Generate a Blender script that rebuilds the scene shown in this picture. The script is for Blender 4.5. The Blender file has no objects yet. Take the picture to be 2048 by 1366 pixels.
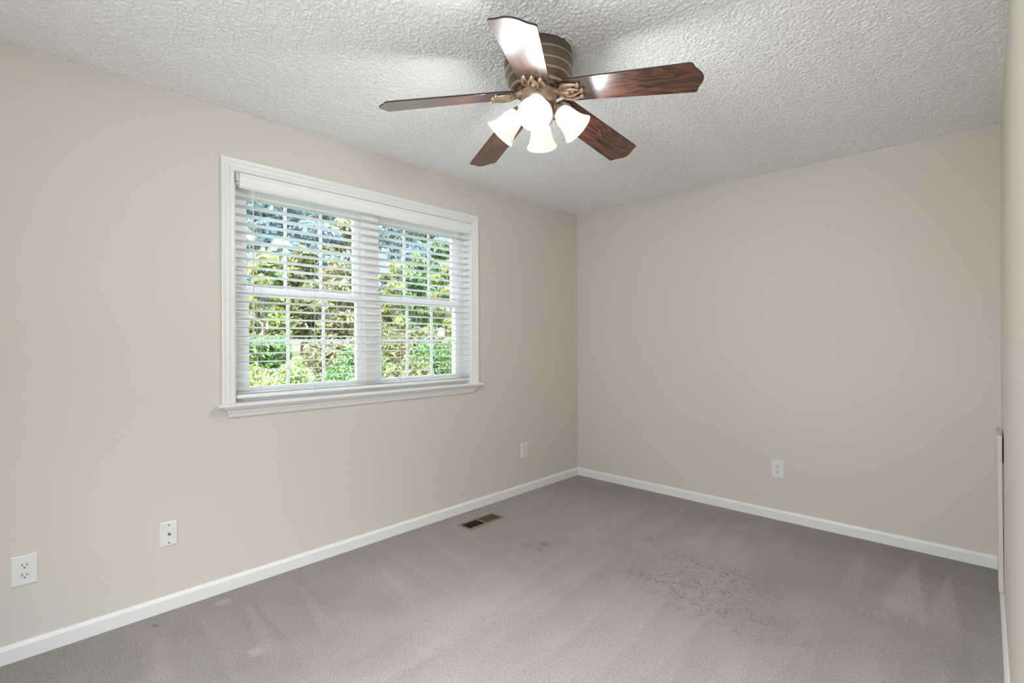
import bpy, bmesh, math, random
import numpy as np
from mathutils import Vector, Matrix

R = math.radians
SC = bpy.context.scene
COL = SC.collection
random.seed(7)

# ------------------------------------------------------------------ camera
CAM_X, CAM_Y, CAM_Z = 2.7807, -3.8024, 1.2592
cam_data = bpy.data.cameras.new('camera')
cam_data.sensor_fit = 'HORIZONTAL'
cam_data.sensor_width = 36.0
cam_data.lens = 36.0 * 993.48 / 2048.0
cam_data.clip_start = 0.01
cam_data.clip_end = 300
cam = bpy.data.objects.new('camera', cam_data)
COL.objects.link(cam)
yaw, pitch, roll = 0.762032, -0.001563, -0.003273
Fw = Vector((-math.sin(yaw), math.cos(yaw), 0)); Rt = Vector((math.cos(yaw), math.sin(yaw), 0)); Up = Vector((0, 0, 1))
F2 = Fw * math.cos(pitch) + Up * math.sin(pitch); U2 = Up * math.cos(pitch) - Fw * math.sin(pitch)
R3 = Rt * math.cos(roll) + U2 * math.sin(roll); U3 = U2 * math.cos(roll) - Rt * math.sin(roll)
M = Matrix((R3, U3, -F2)).transposed().to_4x4()
M.translation = Vector((CAM_X, CAM_Y, CAM_Z))
cam.matrix_world = M
SC.camera = cam

# ------------------------------------------------------------------ view
SC.view_settings.view_transform = 'Standard'
SC.view_settings.look = 'None'
SC.view_settings.gamma = 1.0
SC.view_settings.use_curve_mapping = False
SC.view_settings.exposure = 0.08
SC.cycles.max_bounces = 10
SC.cycles.diffuse_bounces = 6
SC.cycles.glossy_bounces = 4
SC.cycles.transmission_bounces = 6
SC.cycles.transparent_max_bounces = 12
SC.cycles.sample_clamp_indirect = 6.0
SC.cycles.caustics_reflective = False
SC.cycles.caustics_refractive = False

# ------------------------------------------------------------------ world: hazy sky, strength raised towards -Y to light the room from behind
W = bpy.data.worlds.new('sky'); SC.world = W
W.use_nodes = True
nt = W.node_tree; nt.nodes.clear()
o_ = nt.nodes.new('ShaderNodeOutputWorld'); bg = nt.nodes.new('ShaderNodeBackground')
tc = nt.nodes.new('ShaderNodeTexCoord'); sep = nt.nodes.new('ShaderNodeSeparateXYZ')
nt.links.new(tc.outputs['Generated'], sep.inputs[0])
cr = nt.nodes.new('ShaderNodeValToRGB')
cr.color_ramp.elements[0].position = 0.0; cr.color_ramp.elements[0].color = (0.84, 0.93, 1.0, 1)
cr.color_ramp.elements[1].position = 0.7; cr.color_ramp.elements[1].color = (0.36, 0.62, 0.95, 1)
nt.links.new(sep.outputs['Z'], cr.inputs[0])
mr = nt.nodes.new('ShaderNodeMapRange')
mr.interpolation_type = 'SMOOTHSTEP'
mr.inputs['From Min'].default_value = 0.2; mr.inputs['From Max'].default_value = -0.7
SKY_LOW, SKY_HIGH = 1.1, 8.2
mr.inputs['To Min'].default_value = SKY_LOW; mr.inputs['To Max'].default_value = SKY_HIGH
nt.links.new(sep.outputs['Y'], mr.inputs['Value'])
# the added brightness towards -Y is near white
mxs = nt.nodes.new('ShaderNodeMix'); mxs.data_type = 'RGBA'
mrf = nt.nodes.new('ShaderNodeMapRange'); mrf.inputs['From Min'].default_value = 0.1; mrf.inputs['From Max'].default_value = -0.5
nt.links.new(sep.outputs['Y'], mrf.inputs['Value'])
nt.links.new(mrf.outputs[0], mxs.inputs['Factor'])
nt.links.new(cr.outputs[0], mxs.inputs['A']); mxs.inputs['B'].default_value = (0.89, 0.95, 1.0, 1)
nt.links.new(mxs.outputs['Result'], bg.inputs['Color'])
mrz = nt.nodes.new('ShaderNodeMapRange'); mrz.interpolation_type = 'SMOOTHSTEP'
mrz.inputs['From Min'].default_value = 0.30; mrz.inputs['From Max'].default_value = 0.50
mrz.inputs['To Min'].default_value = 0.0; mrz.inputs['To Max'].default_value = 24.0     # added sky brightness higher up, to whiten the blind slats
nt.links.new(sep.outputs['Z'], mrz.inputs['Value'])
mad = nt.nodes.new('ShaderNodeMath'); mad.operation = 'ADD'
nt.links.new(mr.outputs[0], mad.inputs[0]); nt.links.new(mrz.outputs[0], mad.inputs[1])
nt.links.new(mad.outputs[0], bg.inputs['Strength'])
nt.links.new(bg.outputs[0], o_.inputs[0])

# ------------------------------------------------------------------ sun (comes over the roof, lights the trees outside)
sd = bpy.data.lights.new('sun', 'SUN'); sd.energy = 1.6; sd.angle = R(0.6); sd.color = (1.0, 0.95, 0.85)
sun = bpy.data.objects.new('sun', sd); COL.objects.link(sun)
sun.rotation_euler = Vector((-0.80, -0.30, -0.72)).to_track_quat('-Z', 'Y').to_euler()

# ------------------------------------------------------------------ portals in the main window and the added rear one
def portal(name, loc, rot, sx, sy):
    d = bpy.data.lights.new(name, 'AREA'); d.shape = 'RECTANGLE'; d.size = sx; d.size_y = sy
    d.cycles.is_portal = True
    o = bpy.data.objects.new(name, d); COL.objects.link(o); o.location = loc; o.rotation_euler = rot
    return o
portal('window_portal', (-0.17, -2.135, 1.52), (0, R(-90), 0), 1.25, 1.62)
portal('added_window_portal', (2.4, -4.72, 1.5), (R(90), 0, 0), 2.0, 1.5)

# room dimensions
RW, RH, RY, AX, AY = 2.8397, 2.44, -4.55, 3.95, -3.0     # width, height, rear wall, alcove side wall, alcove start
BH, BT = 0.0698, 0.0125                                   # baseboard

# ================================================================== helpers
def mat(name, rgb, rough=0.5, spec=0.5, metal=0.0):
    m = bpy.data.materials.new(name); m.use_nodes = True
    b = m.node_tree.nodes['Principled BSDF']
    b.inputs['Base Color'].default_value = (*rgb, 1); b.inputs['Roughness'].default_value = rough
    b.inputs['Specular IOR Level'].default_value = spec; b.inputs['Metallic'].default_value = metal
    return m

def N(m, t, **kw):
    n = m.node_tree.nodes.new(t)
    for k, v in kw.items():
        if k in n.inputs: n.inputs[k].default_value = v
        else: setattr(n, k, v)
    return n

def L(m, a, b): m.node_tree.links.new(a, b)
def PB(m): return m.node_tree.nodes['Principled BSDF']

def srgb(r, g, b):
    f = lambda c: (c / 255 / 12.92) if c / 255 <= 0.04045 else ((c / 255 + 0.055) / 1.055) ** 2.4
    return (f(r), f(g), f(b))

def link(o, parent=None):
    COL.objects.link(o)
    if parent is not None: o.parent = parent
    return o

def obj(name, bm, m, parent=None, smooth=None, loc=None):
    me = bpy.data.meshes.new(name)
    bmesh.ops.recalc_face_normals(bm, faces=bm.faces)
    bm.to_mesh(me); bm.free()
    for x in (m if isinstance(m, (list, tuple)) else [m]): me.materials.append(x)
    o = bpy.data.objects.new(name, me)
    if smooth is not None:
        me.polygons.foreach_set('use_smooth', [True] * len(me.polygons))
        if smooth < 180:
            me.set_sharp_from_angle(angle=R(smooth))
    if loc is not None: o.location = loc
    return link(o, parent)

def tag(o, label, cat, group=None):
    o['label'] = label; o['category'] = cat
    if group: o['group'] = group
    return o

def thing(name, label, cat, loc=(0, 0, 0), rot=(0, 0, 0), group=None):
    o = bpy.data.objects.new(name, None); COL.objects.link(o)
    o.empty_display_size = 0.05
    o.location = loc; o.rotation_euler = rot
    return tag(o, label, cat, group)

def struct(o, label=None):
    o['kind'] = 'structure'
    if label: o['label'] = label
    return o

def box(bm, a, b, bev=0.0):
    x0, y0, z0 = a; x1, y1, z1 = b
    vs = [bm.verts.new(v) for v in ((x0, y0, z0), (x1, y0, z0), (x1, y1, z0), (x0, y1, z0), (x0, y0, z1), (x1, y0, z1), (x1, y1, z1), (x0, y1, z1))]
    fs = [bm.faces.new([vs[i] for i in f]) for f in ((0, 3, 2, 1), (4, 5, 6, 7), (0, 1, 5, 4), (1, 2, 6, 5), (2, 3, 7, 6), (3, 0, 4, 7))]
    if bev > 0:
        es = list({e for f in fs for e in f.edges})
        bmesh.ops.bevel(bm, geom=es, offset=bev, segments=2, profile=0.5, affect='EDGES')
    return vs

def bx(a, b, bev=0.0):
    bm = bmesh.new(); box(bm, a, b, bev); return bm

def quad(bm, *pts):
    return bm.faces.new([bm.verts.new(p) for p in pts])

def lathe(bm, prof, n=32, mtx=None, cap0=False, cap1=False):
    rings = []
    for r, z in prof:
        ring = []
        for i in range(n):
            a = 2 * math.pi * i / n
            v = Vector((r * math.cos(a), r * math.sin(a), z))
            if mtx is not None: v = mtx @ v
            ring.append(bm.verts.new(v))
        rings.append(ring)
    for a, b in zip(rings, rings[1:]):
        for i in range(n):
            bm.faces.new((a[i], a[(i + 1) % n], b[(i + 1) % n], b[i]))
    if cap0: bm.faces.new(rings[0][::-1])
    if cap1: bm.faces.new(rings[-1])

def tube(bm, pts, rad, n=8, cap=True):
    pts = [Vector(p) for p in pts]
    rads = rad if isinstance(rad, (list, tuple)) else [rad] * len(pts)
    rings = []
    ref = None
    for i, p in enumerate(pts):
        d = (pts[min(i + 1, len(pts) - 1)] - pts[max(i - 1, 0)]).normalized()
        if ref is None:
            ref = Vector((0, 0, 1)) if abs(d.z) < 0.9 else Vector((1, 0, 0))
        u = d.cross(ref).normalized(); w = u.cross(d).normalized(); ref = w
        rings.append([bm.verts.new(p + (u * math.cos(2 * math.pi * k / n) + w * math.sin(2 * math.pi * k / n)) * rads[i]) for k in range(n)])
    for a, b in zip(rings, rings[1:]):
        for i in range(n):
            bm.faces.new((a[i], a[(i + 1) % n], b[(i + 1) % n], b[i]))
    if cap:
        bm.faces.new(rings[0][::-1]); bm.faces.new(rings[-1])

def extrude_profile(bm, prof, A, B):
    """prof: list of (d, z) closed loop, A/B: functions (d, z) -> point at either end"""
    a = [bm.verts.new(A(d, z)) for d, z in prof]; b = [bm.verts.new(B(d, z)) for d, z in prof]
    n = len(prof)
    for i in range(n):
        bm.faces.new((a[i], a[(i + 1) % n], b[(i + 1) % n], b[i]))
    bm.faces.new(a[::-1]); bm.faces.new(b)

def fbm(x, y, seed=0, octaves=4):
    """value noise on numpy arrays"""
    rs = np.random.RandomState(seed); T = rs.rand(256, 256).astype(np.float32)
    out = np.zeros_like(x, dtype=np.float32); amp = 1.0; tot = 0.0
    for o in range(octaves):
        xs = x * (2 ** o) + 13.7 * o; ys = y * (2 ** o) + 7.1 * o
        xi = np.floor(xs).astype(int); yi = np.floor(ys).astype(int)
        fx = xs - xi; fy = ys - yi
        fx = fx * fx * (3 - 2 * fx); fy = fy * fy * (3 - 2 * fy)
        g = lambda i, j: T[(xi + i) % 256, (yi + j) % 256]
        out += amp * ((g(0, 0) * (1 - fx) + g(1, 0) * fx) * (1 - fy) + (g(0, 1) * (1 - fx) + g(1, 1) * fx) * fy)
        tot += amp; amp *= 0.5
    return out / tot

def sstep(a, b, v):
    t = np.clip((v - a) / (b - a), 0, 1); return t * t * (3 - 2 * t)

def grid_object(name, xs, ys, zfun, m, attrs=None, hole=None, flip=False):
    nx, ny = len(xs), len(ys)
    X, Y = np.meshgrid(xs, ys, indexing='ij')
    Z = zfun(X, Y)
    co = np.stack([X, Y, Z], -1).reshape(-1, 3).astype(np.float32)
    idx = np.arange(nx * ny).reshape(nx, ny)
    q = np.stack([idx[:-1, :-1], idx[1:, :-1], idx[1:, 1:], idx[:-1, 1:]], -1)
    keep = np.ones((nx - 1, ny - 1), bool)
    if hole is not None:
        cx = (X[:-1, :-1] + X[1:, 1:]) / 2; cy = (Y[:-1, :-1] + Y[1:, 1:]) / 2
        for (hx0, hy0, hx1, hy1) in hole:
            keep &= ~((cx > hx0) & (cx < hx1) & (cy > hy0) & (cy < hy1))
    q = q[keep]
    if flip: q = q[:, ::-1]
    me = bpy.data.meshes.new(name)
    nf = len(q)
    me.vertices.add(len(co)); me.vertices.foreach_set('co', co.ravel())
    me.loops.add(nf * 4); me.loops.foreach_set('vertex_index', q.ravel().astype(np.int32))
    me.polygons.add(nf); me.polygons.foreach_set('loop_start', np.arange(0, nf * 4, 4, dtype=np.int32))
    me.update(calc_edges=True)
    me.polygons.foreach_set('use_smooth', np.ones(nf, bool))
    for k, f in (attrs or {}).items():
        a = me.attributes.new(k, 'FLOAT', 'POINT'); a.data.foreach_set('value', f(X, Y).reshape(-1).astype(np.float32))
    me.materials.append(m)
    o = bpy.data.objects.new(name, me)
    return link(o)

# ================================================================== materials
WALL_RGB = srgb(214, 207, 197)
M_wall = mat('wall_paint', WALL_RGB, 0.62, 0.25)
n = N(M_wall, 'ShaderNodeTexNoise', Scale=320.0, Detail=2.0); tcn = N(M_wall, 'ShaderNodeTexCoord')
L(M_wall, tcn.outputs['Object'], n.inputs['Vector'])
b = N(M_wall, 'ShaderNodeBump', Strength=0.12, Distance=0.001); L(M_wall, n.outputs['Fac'], b.inputs['Height']); L(M_wall, b.outputs[0], PB(M_wall).inputs['Normal'])

M_ceil = mat('popcorn_plaster', srgb(246, 247, 246), 0.95, 0.1)
tcn = N(M_ceil, 'ShaderNodeTexCoord'); n = N(M_ceil, 'ShaderNodeTexNoise', Scale=420.0, Detail=3.0, Roughness=0.6)
L(M_ceil, tcn.outputs['Object'], n.inputs['Vector'])
b = N(M_ceil, 'ShaderNodeBump', Strength=0.6, Distance=0.0025); L(M_ceil, n.outputs['Fac'], b.inputs['Height']); L(M_ceil, b.outputs[0], PB(M_ceil).inputs['Normal'])

M_trim = mat('white_trim_paint', srgb(232, 232, 230), 0.35, 0.45)
M_blind = mat('white_blind', srgb(246, 246, 244), 0.4, 0.4)
tl = N(M_blind, 'ShaderNodeBsdfTranslucent'); tl.inputs['Color'].default_value = (0.85, 0.85, 0.84, 1)
mx = N(M_blind, 'ShaderNodeMixShader'); mx.inputs[0].default_value = 0.42
L(M_blind, PB(M_blind).outputs[0], mx.inputs[1]); L(M_blind, tl.outputs[0], mx.inputs[2]); L(M_blind, mx.outputs[0], M_blind.node_tree.nodes['Material Output'].inputs[0])
M_solid = mat('white_blind_rail', srgb(240, 240, 238), 0.4, 0.4)
M_vinyl = mat('white_vinyl', srgb(247, 247, 247), 0.35, 0.4)
M_cord = mat('blind_cord', srgb(205, 203, 196), 0.8)
M_wand = mat('clear_wand', srgb(215, 212, 205), 0.15, 0.5)
M_steel = mat('galvanised_steel', (0.62, 0.63, 0.62), 0.4, 0.5, 0.35)
M_dark = mat('dark_hole', (0.012, 0.011, 0.01), 0.7)
M_plate = mat('white_plastic_plate', srgb(228, 229, 227), 0.35, 0.45)
M_face = mat('white_plastic_face', srgb(222, 223, 221), 0.4, 0.45)
M_screw = mat('painted_screw', srgb(160, 158, 152), 0.4, 0.5)
M_nickel = mat('nickel_connector', (0.3, 0.29, 0.27), 0.3, 0.5, 1.0)
M_panel = mat('panel_paint', WALL_RGB, 0.6, 0.25)

# carpet: short cut pile, nap direction left by vacuuming (attribute nap), trodden tufts (attribute tuft)
M_carpet = mat('beige_carpet', srgb(176, 166, 158), 0.95, 0.05)
tcn = N(M_carpet, 'ShaderNodeTexCoord')
n1 = N(M_carpet, 'ShaderNodeTexNoise', Scale=170.0, Detail=3.0, Roughness=0.7); L(M_carpet, tcn.outputs['Object'], n1.inputs['Vector'])
n2 = N(M_carpet, 'ShaderNodeTexNoise', Scale=55.0, Detail=4.0, Roughness=0.75); L(M_carpet, tcn.outputs['Object'], n2.inputs['Vector'])
at = N(M_carpet, 'ShaderNodeAttribute', attribute_name='nap')
at2 = N(M_carpet, 'ShaderNodeAttribute', attribute_name='tuft')
r1 = N(M_carpet, 'ShaderNodeMapRange'); r1.inputs['From Min'].default_value = 0.3; r1.inputs['From Max'].default_value = 0.7; r1.inputs['To Min'].default_value = 0.62; r1.inputs['To Max'].default_value = 1.38
L(M_carpet, n1.outputs['Fac'], r1.inputs['Value'])
r2 = N(M_carpet, 'ShaderNodeMapRange'); r2.inputs['From Min'].default_value = 0.3; r2.inputs['From Max'].default_value = 0.7; r2.inputs['To Min'].default_value = 0.93; r2.inputs['To Max'].default_value = 1.07
L(M_carpet, n2.outputs['Fac'], r2.inputs['Value'])
mm = N(M_carpet, 'ShaderNodeMath', operation='MULTIPLY'); L(M_carpet, r1.outputs[0], mm.inputs[0]); L(M_carpet, r2.outputs[0], mm.inputs[1])
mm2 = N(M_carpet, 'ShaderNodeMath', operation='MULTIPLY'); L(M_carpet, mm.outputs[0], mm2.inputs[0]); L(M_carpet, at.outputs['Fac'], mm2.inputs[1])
# dark cracks between trodden tufts
vo = N(M_carpet, 'ShaderNodeTexVoronoi', feature='DISTANCE_TO_EDGE', Scale=1.0)
mp = N(M_carpet, 'ShaderNodeMapping'); mp.inputs['Scale'].default_value = (30, 76, 1); mp.inputs['Rotation'].default_value = (0, 0, R(-12))
nw = N(M_carpet, 'ShaderNodeTexNoise', Scale=14.0, Detail=3.0); L(M_carpet, tcn.outputs['Object'], nw.inputs['Vector'])
va = N(M_carpet, 'ShaderNodeVectorMath', operation='MULTIPLY_ADD'); L(M_carpet, nw.outputs['Color'], va.inputs[0]); va.inputs[1].default_value = (0.06, 0.05, 0); L(M_carpet, tcn.outputs['Object'], va.inputs[2])
L(M_carpet, va.outputs[0], mp.inputs[0]); L(M_carpet, mp.outputs[0], vo.inputs['Vector'])
r3 = N(M_carpet, 'ShaderNodeMapRange'); r3.inputs['From Min'].default_value = 0.0; r3.inputs['From Max'].default_value = 0.09; r3.inputs['To Min'].default_value = 1.0; r3.inputs['To Max'].default_value = 0.0
L(M_carpet, vo.outputs['Distance'], r3.inputs['Value'])
nb = N(M_carpet, 'ShaderNodeTexNoise', Scale=16.0, Detail=2.0); L(M_carpet, tcn.outputs['Object'], nb.inputs['Vector'])
r4 = N(M_carpet, 'ShaderNodeMapRange'); r4.inputs['From Min'].default_value = 0.36; r4.inputs['From Max'].default_value = 0.58
L(M_carpet, nb.outputs['Fac'], r4.inputs['Value'])
m3a = N(M_carpet, 'ShaderNodeMath', operation='MULTIPLY'); L(M_carpet, r3.outputs[0], m3a.inputs[0]); L(M_carpet, r4.outputs[0], m3a.inputs[1])
m3 = N(M_carpet, 'ShaderNodeMath', operation='MULTIPLY'); L(M_carpet, m3a.outputs[0], m3.inputs[0]); L(M_carpet, at2.outputs['Fac'], m3.inputs[1])
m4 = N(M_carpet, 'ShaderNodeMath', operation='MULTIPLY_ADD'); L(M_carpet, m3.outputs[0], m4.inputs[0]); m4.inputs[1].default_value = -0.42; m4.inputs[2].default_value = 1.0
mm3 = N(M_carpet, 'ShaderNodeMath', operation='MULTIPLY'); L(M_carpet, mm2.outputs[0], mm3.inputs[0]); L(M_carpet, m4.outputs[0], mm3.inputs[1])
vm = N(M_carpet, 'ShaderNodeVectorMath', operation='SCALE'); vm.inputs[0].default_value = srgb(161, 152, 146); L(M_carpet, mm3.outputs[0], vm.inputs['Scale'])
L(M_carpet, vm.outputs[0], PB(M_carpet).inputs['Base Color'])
sb = N(M_carpet, 'ShaderNodeMath', operation='MULTIPLY_ADD'); L(M_carpet, m3.outputs[0], sb.inputs[0]); sb.inputs[1].default_value = -1.5; L(M_carpet, n1.outputs['Fac'], sb.inputs[2])
b = N(M_carpet, 'ShaderNodeBump', Strength=0.7, Distance=0.006); L(M_carpet, sb.outputs[0], b.inputs['Height']); L(M_carpet, b.outputs[0], PB(M_carpet).inputs['Normal'])
PB(M_carpet).inputs['Sheen Weight'].default_value = 0.15

# ================================================================== room shell
def nap(X, Y):
    base = 0.97 + 0.16 * (fbm(X * 1.6, Y * 1.3, 3, 4) - 0.5) * 2 * 0.7 + 0.10 * (fbm(X * 7, Y * 6, 5, 3) - 0.5)
    wob = 0.06 * (fbm(X * 3, Y * 3, 9, 3) - 0.5)
    # long strokes of the vacuum cleaner in the middle of the room, running along Y
    u = (X + 0.12 * Y + wob) / 0.21
    k = np.floor(u); f = u - k
    rnd = np.sin(k * 12.9898 + 4.1) * 43758.5453; rnd = rnd - np.floor(rnd)
    saw = (f - 0.5) * (0.4 + 0.6 * rnd)
    mid = sstep(0.7, 1.2, X) * sstep(-0.9, -1.5, Y)
    base += 0.075 * saw * mid * (0.3 + 1.4 * fbm(X * 2, Y * 1.2, 21, 3))
    u2 = (X - 0.06 * Y + wob) / 0.33; k2 = np.floor(u2); f2 = u2 - k2
    base += 0.045 * (f2 - 0.5) * mid
    # strokes along X beside the window wall
    v = (Y + 0.10 * X + wob) / 0.24; kv = np.floor(v); fv = v - kv
    rv = np.sin(kv * 78.233 + 1.7) * 43758.5453; rv = rv - np.floor(rv)
    lw = sstep(0.10, 0.25, X) * sstep(0.95, 0.6, X) * sstep(-0.9, -1.9, Y)
    base += 0.09 * (0.5 - fv) * (0.3 + 0.7 * rv) * lw
    # darker along the window wall, the back wall and at the far right
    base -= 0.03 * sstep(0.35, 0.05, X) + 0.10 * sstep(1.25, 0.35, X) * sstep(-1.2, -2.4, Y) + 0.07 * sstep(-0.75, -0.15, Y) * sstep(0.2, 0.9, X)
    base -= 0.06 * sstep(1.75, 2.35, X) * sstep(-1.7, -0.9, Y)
    # single wedges with one crisp edge: (apex x, apex y, end x, end y, end width, amount)
    for ax, ay, ex, ey, w, amt in ((2.49, -0.12, 2.475, -1.0, 0.125, 0.14), (2.64, -0.25, 2.62, -0.98, 0.085, 0.12), (1.435, -0.15, 1.47, -0.88, 0.10, 0.07),
                                   (1.585, -0.14, 1.62, -0.72, 0.085, 0.07), (2.26, -0.14, 2.265, -0.9, 0.06, 0.07), (1.15, -0.2, 1.17, -1.0, 0.12, 0.05), (1.86, -0.16, 1.88, -0.55, 0.05, 0.05),
                                   (0.9, -0.2, 0.92, -1.2, 0.14, 0.035), (2.72, -0.9, 2.70, -1.9, 0.10, -0.05)):
        t = (Y - ay) / (ey - ay); cx = ax + (ex - ax) * t; hw = np.maximum(w * t, 0.004)
        d = (X + 0.008 * (fbm(X * 20, Y * 20, 2, 2) - 0.5) - cx) / hw
        base += amt * sstep(-1.0, -0.2, d) * sstep(1.05, 0.92, d) * sstep(0.0, 0.06, t) * sstep(1.15, 0.75, t)
    for sx, sy, ex, w, amt in ((0.2, -2.7, 0.70, 0.05, 0.10), (0.18, -2.95, 0.72, 0.04, 0.09), (0.2, -3.3, 0.6, 0.05, 0.05), (0.25, -2.3, 0.75, 0.05, 0.06)):
        t = (X - sx) / (ex - sx); d = (Y - (sy - 0.06 * t)) / np.maximum(w * (0.3 + t), 0.005)
        base += amt * sstep(-1.05, -0.9, d) * sstep(1.2, -0.4, d) * sstep(0, 0.1, t) * sstep(1.1, 0.8, t)
    # pressed patches left by furniture feet, small scuffs
    for cx, cy, hx, hy, amt in ((0.112, -3.037, 0.022, 0.03, 0.17), (0.631, -3.062, 0.028, 0.022, 0.19), (0.80, -1.44, 0.03, 0.035, -0.12), (0.84, -1.52, 0.03, 0.03, -0.10), (0.74, -1.53, 0.05, 0.03, -0.05),
                                (1.234, -0.93, 0.02, 0.035, -0.12), (0.911, -0.905, 0.015, 0.02, -0.12), (2.407, -1.011, 0.06, 0.03, 0.10), (0.114, -3.306, 0.012, 0.008, -0.35), (2.69, -0.73, 0.05, 0.03, 0.06), (1.62, -0.42, 0.06, 0.02, 0.06), (0.98, -0.5, 0.04, 0.02, -0.06)):
        wx = X + 0.02 * (fbm(X * 30, Y * 30, 31, 2) - 0.5); wy = Y + 0.02 * (fbm(X * 30, Y * 30, 32, 2) - 0.5)
        base += amt * sstep(1.15, 0.8, np.abs(wx - cx) / hx) * sstep(1.15, 0.8, np.abs(wy - cy) / hy)
    # the flattened olive tinged area right of the middle
    base -= 0.07 * np.exp(-(((X - 1.98) / 0.22) ** 2 + ((Y + 0.95) / 0.25) ** 2))
    base += 0.05 * np.exp(-(((X - 1.72) / 0.25) ** 2 + ((Y + 1.05) / 0.22) ** 2))
    return 0.93 + (base - 0.95) * 1.45

def tuft(X, Y):
    n_ = fbm(X * 5, Y * 5, 17, 3)
    d = np.sqrt(((X - 1.72) / 0.50) ** 2 + ((Y + 1.27 + 0.25 * (X - 1.7) * 0) / 0.34) ** 2)
    d2 = np.sqrt(((X - 2.05) / 0.35) ** 2 + ((Y + 1.50) / 0.16) ** 2)
    v = np.maximum(sstep(1.1, 0.45, d + (n_ - 0.5) * 0.9), 0.6 * sstep(1.1, 0.4, d2 + (n_ - 0.5)))
    for cx, cy in ((2.405, -1.02), (2.69, -0.72), (1.62, -0.42), (0.8, -1.47), (1.234, -0.93)):
        v = np.maximum(v, np.exp(-(((X - cx) / 0.07) ** 2 + ((Y - cy) / 0.05) ** 2)))
    return v

REG = (0.187, -1.597, 0.283, -1.302)   # opening of the floor register (x0, y0, x1, y1)
xs = np.unique(np.round(np.concatenate([np.arange(0, AX + 0.01, 0.015), [REG[0], REG[2]]]), 4))
ys = np.unique(np.round(np.concatenate([np.arange(RY, 0.001, 0.015), [REG[1], REG[3], 0.0]]), 4))
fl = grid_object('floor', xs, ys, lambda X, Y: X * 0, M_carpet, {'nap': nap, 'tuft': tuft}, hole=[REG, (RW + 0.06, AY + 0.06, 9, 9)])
struct(fl, 'beige carpet with vacuum marks')

def popcorn(X, Y):
    h = np.random.RandomState(41).rand(*X.shape).astype(np.float32)
    p = np.pad(h, 1, mode='edge')
    h = 0.5 * h + 0.5 * (p[:-2, 1:-1] + p[2:, 1:-1] + p[1:-1, :-2] + p[1:-1, 2:]) / 4
    return RH - 0.0046 * sstep(0.30, 0.72, h)
cx_ = np.arange(0, RW + 0.02, 0.0038); cy_ = np.arange(-4.0, 0.0038, 0.0038)
ce = grid_object('ceiling', cx_, cy_, popcorn, M_ceil, flip=True)
struct(ce, 'white popcorn textured ceiling')
bm = bmesh.new(); box(bm, (-0.3, RY - 0.3, RH + 0.004), (AX + 0.3, 0.3, RH + 0.2)); box(bm, (-0.0, RY, RH - 0.004), (AX, -3.99, RH + 0.004)); box(bm, (RW, -4.0, RH - 0.004), (AX, AY, RH + 0.004))
struct(obj('ceiling_slab', bm, M_ceil))

def wall_with_hole(name, horiz, fixed0, fixed1, u0, u1, z0, z1, hu0, hu1, hz0, hz1, m):
    bm = bmesh.new()
    def bb(a0, a1, c0, c1):
        if horiz == 'y': box(bm, (fixed0, a0, c0), (fixed1, a1, c1))
        else: box(bm, (a0, fixed0, c0), (a1, fixed1, c1))
    bb(u0, hu0, z0, z1); bb(hu1, u1, z0, z1); bb(hu0, hu1, z0, hz0); bb(hu0, hu1, hz1, z1)
    return obj(name, bm, m)
OY0, OY1, OZ0, OZ1 = -2.944, -1.332, 0.935, 2.132     # window opening
wl = wall_with_hole('wall_left', 'y', -0.16, 0.0, RY, 0.16, -0.1, RH + 0.004, OY0 - 0.005, OY1 + 0.005, OZ0 - 0.012, OZ1 + 0.005, M_wall); struct(wl)
struct(obj('wall_back', bx((0.0, 0.0, -0.1), (RW + 0.12, 0.12, RH + 0.004)), M_wall))
struct(obj('wall_right', bx((RW, AY, -0.1), (RW + 0.12, 0.0, RH + 0.004)), M_wall))
struct(obj('wall_alcove', bx((RW + 0.12, AY, -0.1), (AX + 0.12, AY + 0.12, RH + 0.004)), M_wall))
struct(obj('wall_side', bx((AX, RY, -0.1), (AX + 0.12, AY, RH + 0.004)), M_wall))
QX0, QX1, QZ0, QZ1 = 1.5, 3.3, 0.85, 2.15  # opening of an unseen rear window, added to brighten the room
wr = wall_with_hole('wall_rear', 'x', RY - 0.16, RY, -0.16, AX + 0.12, -0.1, RH + 0.004, QX0, QX1, QZ0, QZ1, M_wall); struct(wr)
bm = bmesh.new()
for a, c in (((QX0, RY - 0.12, QZ0), (QX0 + 0.05, RY - 0.06, QZ1)), ((QX1 - 0.05, RY - 0.12, QZ0), (QX1, RY - 0.06, QZ1)), ((QX0, RY - 0.12, QZ0), (QX1, RY - 0.06, QZ0 + 0.05)), ((QX0, RY - 0.12, QZ1 - 0.05), (QX1, RY - 0.06, QZ1)), (((QX0 + QX1) / 2 - 0.03, RY - 0.12, QZ0), ((QX0 + QX1) / 2 + 0.03, RY - 0.06, QZ1))):
    box(bm, a, c)
struct(obj('added_rear_window', bm, M_vinyl))

# baseboards: flat board with an eased sloping top
BP = [(0, 0), (BT, 0), (BT, BH * 0.78), (BT * 0.62, BH * 0.90), (BT * 0.30, BH), (0, BH)]
def baseboard(name, A, B):
    bm = bmesh.new(); extrude_profile(bm, BP, A, B); return struct(obj(name, bm, M_trim))
baseboard('baseboard_left', lambda d, z: (d, RY, z), lambda d, z: (d, -d, z))
baseboard('baseboard_back', lambda d, z: (d, -d, z), lambda d, z: (RW - d, -d, z))
baseboard('baseboard_right', lambda d, z: (RW - d, -d, z), lambda d, z: (RW - d, AY, z))
baseboard('baseboard_rear', lambda d, z: (d, RY + d, z), lambda d, z: (AX, RY + d, z))

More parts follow.
